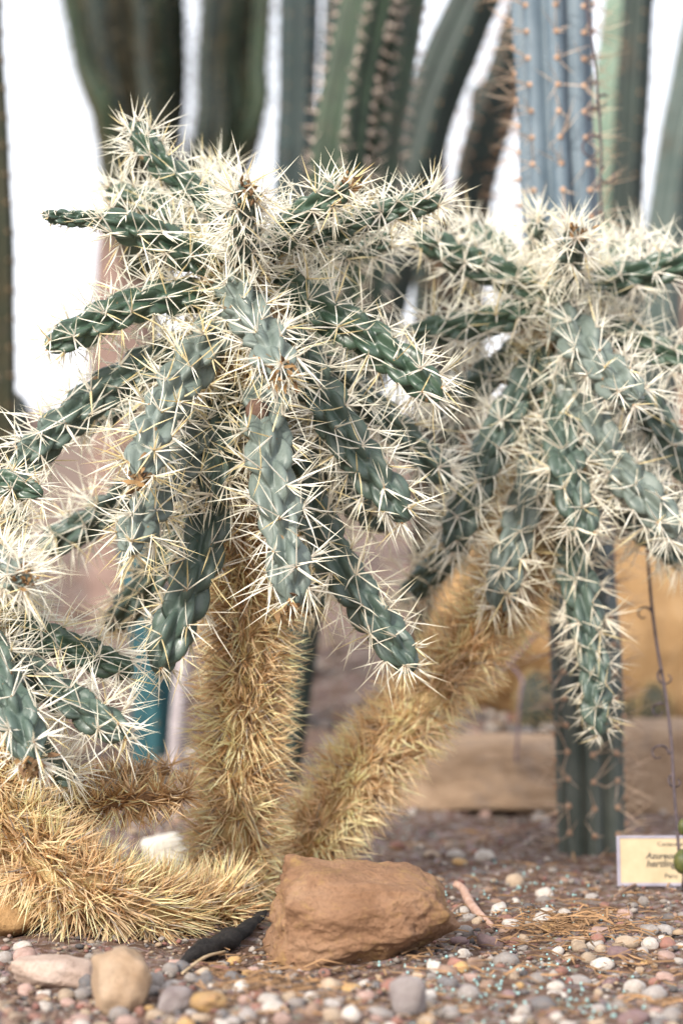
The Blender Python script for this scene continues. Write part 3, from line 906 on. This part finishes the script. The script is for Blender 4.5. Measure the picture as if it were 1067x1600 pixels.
for i in range(17):
    left = i < 11
    x1 = (102 + i * 16 if left else 338 + (i - 11) * 15) + rng.uniform(-8, 8)
    xm = (168 + i * 10 if left else 318 + (i - 11) * 14) + rng.uniform(-8, 8)
    ym = rng.uniform(190, 270); dd = rng.uniform(-.16, .14)
    column(e, [P(212 + i * 2, 430, d + dd * .3), P(xm, ym, d + dd), P((xm + x1) / 2 + rng.uniform(-9, 9), 90, d + dd), P(x1, rng.uniform(-120, -30), d + dd)], rng.uniform(.013, .022), 5,
           [M_c_green, M_c_olive, M_c_green, M_c_dark][i % 4], depth=.4, spine=dict(step=.022, n=4, ln=.022, rad=.0014, col=(.16, .13, .07), spread=.6, felt=.0015), name="stem")

# small ball cacti on the terrace
def barrel(px, py, d, w, h, mat, label, band=None):
    s = d / FPX
    g = P(px, py, d)
    r = w * s / 2; hh = h * s
    base = np.array([g[0], d, float(ground(g[0], d)) - .004])
    e = empty("ball_cactus", base); tag(e, label, "cactus", "small ball cacti on the terrace")
    nr, na = 18, 13 * 6
    t = np.linspace(0, 1, nr); th = np.linspace(0, 2 * np.pi, na, endpoint=False)
    prof = np.sin(np.pi * (.18 + .82 * t)) ** .55; prof[-1] = .01
    TT, TH = np.meshgrid(t, th, indexing='ij')
    rr = r * prof[:, None] * (1 - .16 + .16 * np.abs(np.cos(13 * TH / 2)))
    V = np.stack([base[0] + rr * np.cos(TH), base[1] + rr * np.sin(TH), base[2] + hh * TT], -1)
    o = link("body", mesh_np("body", V.reshape(-1, 3), grid_quads(nr, na)), e, mat)
    Bp = []; Dd = []
    for k in range(13):
        for ti in np.linspace(.12, .95, 9):
            i = int(ti * (nr - 1)); a = 2 * np.pi * k / 13
            n_ = np.array([math.cos(a), math.sin(a), (ti - .5)])
            p = np.array([base[0] + r * prof[i] * math.cos(a), base[1] + r * prof[i] * math.sin(a), base[2] + hh * t[i]])
            for _ in range(6):
                Bp.append(p); Dd.append(unit(n_ + rng.normal(0, .6, 3)))
    n = len(Bp); c = np.array([.55, .42, .22]) * rng.uniform(.6, 1.1, (n, 1))
    so = link("spines", spines_mesh("spines", np.array(Bp), np.array(Dd), rng.uniform(.5, 1, n) * .012, np.full(n, .0004), c, c, c), o, M_spine)
    so["kind"] = "stuff"
barrel(838, 1150, 2.68, 62, 95, M_c_dark, "small dark green ball cactus on the terrace left of the column")
barrel(1022, 1135, 2.72, 46, 80, M_c_dark, "small dark ball cactus in shade right of the column")
barrel(985, 1138, 2.75, 40, 60, M_c_dark, "lowest dark ball cactus between the column and its neighbour")

# ---------------------------------------------------------------- low wall and far foliage
def box_mesh(name, x0, x1, y0, y1, z0, z1, bev=.0):
    bm = bmesh.new()
    bmesh.ops.create_cube(bm, size=1)
    for v in bm.verts:
        v.co = Vector((x0 + (v.co.x + .5) * (x1 - x0), y0 + (v.co.y + .5) * (y1 - y0), z0 + (v.co.z + .5) * (z1 - z0)))
    if bev: bmesh.ops.bevel(bm, geom=bm.edges[:], offset=bev, segments=2, affect='EDGES')
    me = bpy.data.meshes.new(name); bm.to_mesh(me); bm.free()
    return me
dW = 7.0
zt = P(0, 640, dW)[2]
we = empty("low_wall", (0, dW, .2)); tag(we, "low pinkish plastered wall far behind the cacti below the bright sky", "wall")
link("wall_body", box_mesh("wall_body", -4, 4, dW, dW + .25, .1, zt - .05), we, mat_simple("pink_plaster", (.13, .098, .086), (.22, .172, .152), 7, .9, .3, .004))
link("coping", box_mesh("coping", -4.02, 4.02, dW - .03, dW + .28, zt - .05, zt, .006), we, mat_simple("dark_coping", (.14, .10, .09), (.2, .16, .15), 6, .8, .3, .003))

# ---------------------------------------------------------------- pebbles
PC = {
 'white':   ((.44, .40, .36), (.60, .56, .52)), 'grey': ((.22, .20, .195), (.36, .34, .325)),
 'dark':    ((.075, .080, .090), (.15, .155, .17)), 'pink': ((.34, .21, .18), (.46, .32, .28)),
 'red':     ((.20, .080, .062), (.31, .14, .11)), 'ochre': ((.42, .23, .07), (.55, .36, .15)),
 'beige':   ((.34, .25, .17), (.48, .38, .28)), 'purple': ((.13, .075, .085), (.23, .15, .16)),
 'brown':   ((.20, .12, .085), (.33, .22, .16))}
PM = {k: mat_pebble("pebble_" + k, *v) for k, v in PC.items()}
PL = {'white': "smooth whitish pebble lying loose in the gravel bed", 'grey': "plain mid-grey pebble lying loose in the gravel bed",
      'dark': "dark slate-blue pebble lying loose in the gravel bed", 'pink': "dusty pink pebble lying loose in the gravel bed",
      'red': "brick-red pebble lying loose in the gravel bed", 'ochre': "yellow ochre pebble lying loose in the gravel bed",
      'beige': "sandy beige pebble lying loose in the gravel bed", 'purple': "dark purple-brown pebble lying loose in the gravel bed",
      'brown': "warm brown pebble lying loose in the gravel bed"}
CN = {'white': "whitish", 'grey': "mid-grey", 'dark': "slate-dark", 'pink': "dusty pink", 'red': "brick-red", 'ochre': "yellow ochre", 'beige': "sandy beige", 'purple': "purple-brown", 'brown': "warm brown"}
LAND = []
for (px, py, t) in ((560, 1515, "in front of the orange-brown boulder"), (190, 1592, "around the beige wedge-shaped stone"), (60, 1555, "near the flat pinkish slab"),
        (330, 1575, "around the yellow oval pebble"), (450, 1585, "between the yellow oval and the upright grey stone"), (637, 1590, "around the upright grey stone"), (740, 1455, "near the pale pink root piece"),
        (900, 1450, "in the orange straw litter"), (985, 1490, "near the dark purple oval pebble"), (848, 1572, "near the speckled dark blue pebble"),
        (1010, 1560, "near the ochre-stained white pebble"), (1010, 1395, "below the plant sign"), (925, 1350, "at the foot of the blue column"), (750, 1265, "below the long sandstone block"),
        (240, 1310, "behind the chalky white stone"), (760, 1540, "on the bare soil right of the upright grey stone"), (355, 1500, "beside the black dead branch"), (30, 1480, "under the smooth ochre stone"), (700, 1350, "on the soil behind the boulder")):
    g_ = gpix(px, py); LAND.append((g_[0], g_[1], t))
peb_meshes = []
for i in range(12):
    V, F = ICO[3 if i < 8 else 3]
    r_ = np.random.default_rng(100 + i)
    if i < 8:
        off = r_.uniform(0, 50, 3)
        rad = np.array([1 + .20 * mnoise.noise(Vector(v * .9 + off)) + .07 * mnoise.noise(Vector(v * 2.6 + off)) for v in V])
        VV = V * rad[:, None]
    else:
        VV, F = rock_verts(3, (1, 1, 1), rand_planes(200 + i, 10, .72, .95), i, 14, .04)
        VV = VV / 1.05
    peb_meshes.append(mesh_np("pebble", VV, None, F))
for m in peb_meshes: m.materials.append(PM['grey'])
placed = []   # x, y, r
BLOCK = []
for (px, py, r) in ((563, 1490, .055), (190, 1580, .018), (84, 1545, .026), (275, 1580, .011), (637, 1585, .012), (10, 1465, .03), (372, 1412, .03), (925, 1345, .04), (262, 1370, .02), (445,1400,.03)):
    g = gpix(px, py); BLOCK.append((g[0], g[1] + r * .6, r))

def pebble(px, py, w, h, cls, label=None, mesh=None, group=None, force=True):
    g = gpix(px, py + h * .38)
    s = g[1] / FPX
    a = w * s / 2; c = h * s / 2
    b = a * random.uniform(.75, 1.0)
    y = g[1] + b * .5
    x = (px - W0 / 2) / FPX * y
    if not force:
        rr = max(a, b) * .9
        for (X, Y, Rr) in placed + BLOCK:
            if (x - X) ** 2 + (y - Y) ** 2 < (rr + Rr) ** 2 * .82: return False
    placed.append((x, y, max(a, b) * .9))
    me = peb_meshes[mesh if mesh is not None else random.randrange(12)]
    o = bpy.data.objects.new("pebble", me); COL.objects.link(o)
    o.scale = (a, b, max(c, a * .45) * .98)
    o.location = (x, y, float(ground(x, y)) + o.scale.z * .40)
    o.rotation_euler = (random.uniform(-.15, .15), random.uniform(-.25, .25), random.choice([0, math.pi]) + random.uniform(-.3, .3))
    o.material_slots[0].link = 'OBJECT'; o.material_slots[0].material = PM[cls]
    if not label:
        shp = "rounded" if peb_meshes.index(me) < 8 else "angular"
        siz = "large" if w > 29 else ("small" if w < 19 else "medium")
        lm = min(LAND, key=lambda t: (x - t[0]) ** 2 + (y - t[1]) ** 2)
        label_ = "%s %s %s pebble %s" % (siz, shp, CN[cls], lm[2])
        tag(o, label_, "pebble", "loose %s pebbles in the gravel bed" % CN[cls])
    else:
        tag(o, label, "pebble")
    return True

X = [(135,1534,27,30,'dark'),(40,1545,26,27,'pink'),(103,1555,28,24,'beige'),(128,1552,32,22,'grey'),(35,1478,32,18,'white'),(40,1495,40,35,'pink'),(8,1495,28,24,'grey'),
 (69,1572,32,20,'white'),(54,1590,24,18,'red'),(27,1590,36,20,'beige'),(245,1586,30,22,'beige'),(243,1532,28,32,'grey'),(270,1540,35,24,'grey'),(267,1513,28,26,'grey'),
 (322,1532,32,30,'dark'),(219,1579,18,20,'red'),(344,1515,34,16,'red'),(315,1590,36,16,'beige'),(334,1540,18,12,'white'),(150,1582,22,18,'red'),(128,1591,38,16,'pink'),(108,1568,26,18,'pink'),
 (428,1575,38,28,'white'),(441,1592,32,24,'pink'),(386,1586,30,24,'grey'),(402,1574,28,16,'red'),(453,1560,24,26,'beige'),(485,1558,24,20,'white'),(488,1577,26,30,'brown'),(519,1567,40,22,'grey'),
 (519,1586,34,28,'beige'),(547,1584,32,30,'white'),(515,1539,34,30,'beige'),(547,1543,34,18,'ochre'),(573,1555,30,20,'pink'),(595,1584,46,20,'grey'),(665,1560,36,32,'white'),
 (677,1510,22,26,'white'),(507,1520,22,18,'red'),(620,1594,18,18,'red'),(693,1535,20,22,'dark'),(585,1538,18,16,'dark'),(424,1520,22,16,'grey'),(387,1520,20,14,'ochre'),(379,1535,24,16,'ochre'),
 (362,1526,28,22,'dark'),(357,1543,20,16,'beige'),(348,1589,24,22,'dark'),(800,1444,34,18,'white'),(850,1437,40,24,'white'),(855,1423,28,14,'white'),(880,1425,22,14,'white'),(726,1454,32,22,'grey'),
 (720,1470,32,14,'purple'),(765,1473,42,28,'purple'),(803,1473,24,18,'red'),(724,1489,22,20,'white'),(712,1505,28,22,'red'),(743,1504,34,22,'brown'),(790,1497,40,30,'grey'),(903,1473,24,18,'beige'),
 (929,1478,30,16,'white'),(937,1457,40,22,'pink'),(978,1475,42,24,'beige'),(942,1507,38,24,'white'),(1015,1475,28,24,'white'),(1040,1495,32,20,'pink'),
 (1023,1552,42,32,'grey'),(1049,1585,36,30,'grey'),(869,1540,30,20,'white'),(863,1554,20,12,'white'),(870,1588,22,18,'white'),(906,1531,36,18,'grey'),
 (841,1528,30,22,'grey'),(760,1538,24,18,'brown'),(872,1487,20,16,'white'),(934,1550,16,16,'beige'),(703,1535,26,22,'dark'),(975,1428,28,18,'pink'),(1004,1406,18,18,'grey'),(1040,1452,30,24,'grey'),
 (845,1277,30,22,'white'),(758,1337,36,24,'white'),(805,1375,30,26,'beige'),(675,1335,26,16,'beige'),(712,1335,30,18,'white'),(718,1347,24,14,'ochre'),(645,1268,16,14,'white'),(620,1320,26,16,'red'),(660,1300,18,14,'purple')]
pebble(329, 1564, 66, 38, 'ochre', "glossy yellow ochre oval pebble, largest of the ochre ones", 1)
pebble(612, 1541, 38, 34, 'red', "flat rounded red pebble propped against the upright grey stone", 2)
pebble(965, 1490, 44, 22, 'purple', "dark purple oval pebble among whitish ones", 3)
pebble(989, 1588, 48, 30, 'purple', "large purple-brown pebble at the gravel front", 4)
pebble(848, 1570, 42, 24, 'dark', "speckled dark blue oval pebble alone on bare soil", 5)
pebble(992, 1542, 36, 30, 'white', "white pebble with ochre stain beside angular grey stone", 6)
pebble(1004, 1487, 20, 18, 'white', "tiny white round pebble beside the purple oval one", 0)
for t in X: pebble(*t)
tries = 0; n_extra = 0
while n_extra < 195 and tries < 9000:
    tries += 1
    u = random.random()
    if u < .50:
        px, py = random.uniform(-10, 700), random.uniform(1492, 1608)
        if px < 330 and py < 1500: continue
    elif u < .72:
        px, py = random.uniform(640, 1075), random.uniform(1490, 1608)
    elif u < .93:
        px, py = random.uniform(690, 1075), random.uniform(1390, 1490)
    else:
        px, py = random.choice([(random.uniform(480, 1075), random.uniform(1270, 1400)), (random.uniform(150, 300), random.uniform(1270, 1330))])
    if 420 < px < 715 and py < 1515 and py > 1340: continue
    k = (1.0 if n_extra < 60 else .75) * (py / 1550) ** 2.2
    w = random.uniform(17, 38) * k
    cls = random.choices(list(PC), [16, 22, 9, 14, 7, 4, 19, 5, 13])[0]
    if pebble(px, py, w, w * random.uniform(.55, .85), cls, force=False): n_extra += 1

def gravel():
    """uncountable small grit between the pebbles"""
    ov, of = ICO[1]
    n = 6500
    Vs = []; Fs = []; Cs = []
    pal = np.array([[.27, .23, .20], [.40, .35, .31], [.28, .18, .14], [.22, .10, .08], [.25, .16, .11], [.10, .09, .09], [.32, .23, .15], [.17, .11, .08]])
    m = 0
    while m < n:
        y = 1.38 + 1.3 * rng.uniform() ** 1.4; x = rng.uniform(-.17, .17) * y
        px = x / y * FPX + W0 / 2
        dense = px < 680 or y > 1.62
        if not dense and rng.uniform() < .45: continue
        r = rng.choice([.0011, .0016, .0023, .0033], p=[.4, .35, .18, .07]) * rng.uniform(.8, 1.25)
        v = ov * (1 + rng.uniform(-.25, .25, (len(ov), 1))) * r * np.array([rng.uniform(.8, 1.3), rng.uniform(.8, 1.2), rng.uniform(.5, .8)])
        Vs.append(v + np.array([x, y, float(ground(x, y)) + r * .3 + rng.uniform(0, .0025)]))
        Fs.append(of + m * len(ov))
        c = pal[rng.integers(len(pal))] * rng.uniform(.45, .95)
        Cs.append(np.repeat(c[None], len(ov), 0)); m += 1
    for _ in range(1500):       # coarser stones on the slope farther back
        y = rng.uniform(2.6, 4.6); x = rng.uniform(-.16, .16) * y
        r = rng.uniform(.003, .012)
        v = ov * (1 + rng.uniform(-.25, .25, (len(ov), 1))) * r * np.array([1.1, 1, .65])
        Vs.append(v + np.array([x, y, float(ground(x, y)) + r * .25])); Fs.append(of + m * len(ov))
        Cs.append(np.repeat((pal[rng.integers(len(pal))] * rng.uniform(.35, .9))[None], len(ov), 0)); m += 1
    mt, nt, b = new_mat("grit")
    a = nt.nodes.new("ShaderNodeAttribute"); a.attribute_name = "Col"
    nt.links.new(a.outputs[0], b.inputs["Base Color"]); b.inputs["Roughness"].default_value = .85
    o = link("gravel", mesh_np("gravel", np.vstack(Vs), None, np.vstack(Fs), np.vstack(Cs)), None, mt)
    tag(o, "fine mixed grit scattered over the reddish soil", "gravel", None, "stuff")
gravel()

def granules():
    ov, of = ICO[1]
    Vs = []; Fs = []
    cl = [(820, 1530), (900, 1560), (770, 1520), (860, 1500), (700, 1560), (790, 1580), (840, 1400), (740, 1400), (660, 1530), (950, 1590), (900, 1430), (600, 1280)]
    for m in range(340):
        c = cl[rng.integers(len(cl))]
        px, py = c[0] + rng.normal(0, 45), c[1] + rng.normal(0, 22)
        if py > 1640 or py < 1270: continue
        g = gpix(px, py)
        r = rng.uniform(.0006, .0013)
        Vs.append(ov * r + np.array([g[0], g[1], g[2] + .003]))
    for i in range(len(Vs)): Fs.append(of + i * len(ov))
    o = link("fertiliser_granules", mesh_np("granules", np.vstack(Vs), None, np.vstack(Fs)), None, mat_simple("turquoise_granule", (.22, .38, .38), (.33, .50, .49), 300, .7))
    tag(o, "tiny turquoise granules sprinkled over the soil", "granules", None, "stuff")
granules()

# ---------------------------------------------------------------- litter, twigs
def tube(name, pts, radii, mat, parent=None, na=8, n=30, rough=.0, seed=0):
    C = catmull(np.array(pts), n)
    T, N, B = frames(C)
    rr = np.interp(np.linspace(0, 1, n), np.linspace(0, 1, len(radii)), radii)
    th = np.linspace(0, 2 * np.pi, na, endpoint=False)
    r_ = np.random.default_rng(seed)
    RR = rr[:, None] * (1 + rough * r_.normal(0, 1, (n, na)))
    V = C[:, None, :] + RR[..., None] * (np.cos(th)[None, :, None] * N[:, None, :] + np.sin(th)[None, :, None] * B[:, None, :])
    V = V.reshape(-1, 3)
    q_ = grid_quads(n, na)
    V = np.vstack([V, C[:1], C[-1:]])
    a = np.arange(na); b2 = (a + 1) % na
    t = np.vstack([np.stack([b2, a, np.full(na, n * na)], 1), np.stack([(n - 1) * na + a, (n - 1) * na + b2, np.full(na, n * na + 1)], 1)])
    return link(name, mesh_np(name, V, q_, t), parent, mat)

def gp(px, py, lift=0.):
    g = gpix(px, py); return g + np.array([0, 0, lift])

M_pinkstick = mat_simple("pale_pink_stick", (.34, .21, .16), (.46, .31, .25), 160, .85, .5, .001)
M_twig = mat_simple("twig", (.20, .12, .08), (.34, .22, .15), 200, .9, .5, .0008)
M_purpletwig = mat_simple("purple_twig", (.13, .09, .10), (.22, .16, .17), 200, .9, .5, .0008)
tag(tube("dry_root", [gp(710, 1405, .012), gp(722, 1408, .010), gp(738, 1425, .004), gp(772, 1452, .001)], [.0030, .0036, .0032, .0016], M_pinkstick, rough=.07), "pale pink dry root piece sticking out of soil right of the boulder", "root")
e = tube("charred_stump", [gp(285, 1512, .004), gp(330, 1498, .007), gp(380, 1472, .008), gp(415, 1440, .008)], [.002, .006, .0085, .0055, .0080, .0045, .0060, .0030, .0040, .0015], M_black, rough=.12, na=12, seed=3)
tag(e, "black rotten dead branch on the ground left of the boulder", "dead branch")
for i, (a, b_, lab) in enumerate([((285, 1528), (352, 1500), "straight straw-coloured twig across the gravel under the black branch"),
                              ((1015, 1385), (960, 1412), "reddish twig leaning below the plant sign"),
                              ((690, 1455), (722, 1425), "thin grey twig beside the pink root")]):
    pa, pb = gp(*a, .003), gp(*b_, .006)
    tag(tube("twig", [pa, (pa + pb) / 2 + np.array([0, 0, .003]), pb], [.0008, .0011, .0008], M_twig if i else mat_simple("straw_twig", (.45, .33, .19), (.6, .46, .3), 100)), lab, "twig")
tw = tube("dry_twig", [P(760, 1068, 2.45), P(800, 1032, 2.45), P(838, 990, 2.46)], [.0018, .0024, .0018], M_purpletwig)
tube("twig_fork", [P(795, 1036, 2.45), P(815, 1062, 2.45), P(812, 1090, 2.44), P(806, 1190, 2.45)], [.002, .0016, .0016, .0016], M_purpletwig, tw)
tag(tw, "forked purple-brown dry twig between slanting stem and column base", "twig")

def litter():
    Vb = []; Dd = []
    for m in range(900):
        u = rng.uniform()
        if u < .35: px, py = 890 + rng.normal(0, 60), 1452 + rng.normal(0, 16)
        elif u < .65: px, py = rng.uniform(340, 1067), rng.uniform(1490, 1600)
        elif u < .8: px, py = 410 + rng.normal(0, 60), 1540 + rng.normal(0, 16)
        else: px, py = rng.uniform(600, 1067), rng.uniform(1290, 1490)
        if not (1265 < py < 1640): continue
        g = gpix(px, py)
        Vb.append(g + np.array([0, 0, .002 + rng.uniform(0, .004)]))
        a = rng.uniform(0, 6.28)
        Dd.append([math.cos(a), math.sin(a), rng.uniform(-.06, .16)])
    n = len(Vb)
    c = np.array([.27, .155, .075]) * rng.uniform(.5, 1.3, (n, 1))
    o = link("plant_litter", spines_mesh("plant_litter", np.array(Vb), unit(np.array(Dd)), rng.uniform(.008, .03, n), rng.uniform(.0004, .0010, n), c, c, c * .9, .2), None, M_dry_tip)
    tag(o, "orange-brown dry straw and fallen spines strewn on soil", "litter", None, "stuff")
litter()

# ---------------------------------------------------------------- plant sign
def sign():
    g = gpix(1048, 1392)
    d = g[1]
    s = d / FPX
    w, h = 166 * s, 77 * s
    base = np.array([(1048 - W0 / 2) * s, d, float(ground(g[0], d))])
    e = empty("plant_sign", base); tag(e, "small cream plant name sign in grey metal frame at the column's foot", "sign")
    tilt = R(-12)
    def put(name, me, mat, parent=e):
        o = link(name, me, parent, mat)
        return o
    # local frame: panel in XZ, front is -Y
    def place(o, off):
        o.location = (off[0], off[1] * math.cos(tilt) - off[2] * math.sin(tilt), off[1] * math.sin(tilt) + off[2] * math.cos(tilt))
        o.rotation_euler = (tilt, 0, 0)
    Mm = mat_simple("sign_metal", (.22, .20, .25), (.31, .29, .34), 60, .5, .2, .0005)
    Mc = mat_simple("sign_card", (.38, .30, .185), (.46, .37, .24), 60, .6, .15, .0004)
    Mi = mat_simple("sign_ink", (.05, .045, .04), (.08, .07, .06), 60, .7, .1, .0002)
    card = put("panel", box_mesh("panel", -w / 2, w / 2, -.0008, .0008, 0, h), Mc); place(card, (0, 0, .004))
    t = .0022
    for (x0, x1, z0, z1) in ((-w / 2 - .0004, -w / 2 + t, -.0004, h + .0004), (w / 2 - t, w / 2 + .0004, -.0004, h + .0004), (-w / 2 + t, w / 2 - t, -.0004, t), (-w / 2 + t, w / 2 - t, h - t * .8, h + .0004)):
        f = put("frame_edge", box_mesh("frame_edge", x0, x1, -.0016, .0014, z0, z1, .0003), Mm); place(f, (0, 0, .004))
    st = put("stake", box_mesh("stake", -.004, .004, .0012, .003, -.03, h * .7), Mm); place(st, (0, 0, .004))
    for txt, size, z, x in (("Cactaceae", .0050, .80, 0), ("Azureocereus", .0070, .545, 0), ("hertlingianus", .0078, .38, 0), ("Peru", .0056, .15, 0)):
        cu = bpy.data.curves.new("lettering", 'FONT')
        cu.body = txt; cu.size = size; cu.align_x = 'CENTER'; cu.extrude = .0001; cu.shear = .25 if size > .006 else 0
        cu.offset = .00012 if size > .006 else 0
        tmp = bpy.data.objects.new("lettering_tmp", cu); COL.objects.link(tmp)
        dg = bpy.context.evaluated_depsgraph_get()
        me = bpy.data.meshes.new_from_object(tmp.evaluated_get(dg))
        bpy.data.objects.remove(tmp)
        o = bpy.data.objects.new("lettering", me); COL.objects.link(o); o.parent = e
        me.materials.clear(); me.materials.append(Mi)
        off = (x, -.0011, h * z + .004)
        o.location = (off[0], off[1] * math.cos(tilt) - off[2] * math.sin(tilt), off[1] * math.sin(tilt) + off[2] * math.cos(tilt))
        o.rotation_euler = (R(90) + tilt, 0, 0)
sign()

# ---------------------------------------------------------------- dry vine with curled tendrils and small fruit
def vine():
    M_v = mat_simple("vine_stem", (.045, .035, .04), (.10, .075, .08), 200, .8, .4, .0006)
    M_f = mat_simple("vine_fruit", (.030, .045, .015), (.10, .10, .03), 160, .5, .2, .0006)
    pts = [P(905, -60, 2.11), P(928, 90, 2.10), P(938, 220, 2.10), P(940, 330, 2.10), P(975, 560, 2.10), P(1005, 800, 2.09), P(1016, 930, 2.06), P(1026, 1010, 2.03), P(1040, 1090, 2.0), P(1048, 1160, 1.97), P(1052, 1230, 1.95), P(1060, 1330, 1.93)]
    e = empty("climbing_vine", gp(1064, 1392)); tag(e, "thin dark dry vine with curled tendrils hanging down beside the plant sign", "vine")
    tube("stem", pts, [.0009, .0012, .0014, .0013], M_v, e, n=120)
    # last bit reaches the soil
    tube("stem", [P(1060, 1330, 1.93), P(1068, 1365, 1.925), gp(1064, 1392, -.004)], [.0016, .0016, .0018], M_v, e)
    for (x, y, d_, r, ph) in ((938, 180, 2.10, .008, 0), (937, 215, 2.10, .012, 1), (944, 260, 2.10, .009, 2), (948, 150, 2.1, .007, 1), (1019, 960, 2.05, .0075, 0), (1034, 1045, 2.01, .008, 2), (1045, 1178, 1.97, .0085, 0), (1050, 1210, 1.955, .0065, 2), (1036, 1100, 2.0, .007, 1)):
        a = np.linspace(ph, ph + 5.2, 14)
        c0 = P(x, y, d_)
        cp = [c0 + np.array([(r * (1 - .05 * i)) * math.cos(t) - r * math.cos(ph), .002 * math.sin(3 * t), r * (1 - .05 * i) * math.sin(t) - r * math.sin(ph)]) for i, t in enumerate(a)]
        tube("tendril", cp, [.0012, .0009, .0006], M_v, e, n=40, na=6)
    for (x, y, w, h) in ((1066, 1346, 30, 40), (1066, 1292, 16, 26)):
        sv, sf = ICO[3]
        s = 1.925 / FPX
        c0 = P(x, y, 1.922)
        an = np.arctan2(sv[:, 1], sv[:, 0])
        k = 1 - .10 * np.abs(np.sin(an * 4)) * np.sqrt(1 - np.clip(sv[:, 2] ** 2, 0, 1))
        link("fruit", mesh_np("fruit", sv * k[:, None] * np.array([w, w, h]) / 2 * s + c0, None, sf), e, M_f)
vine()
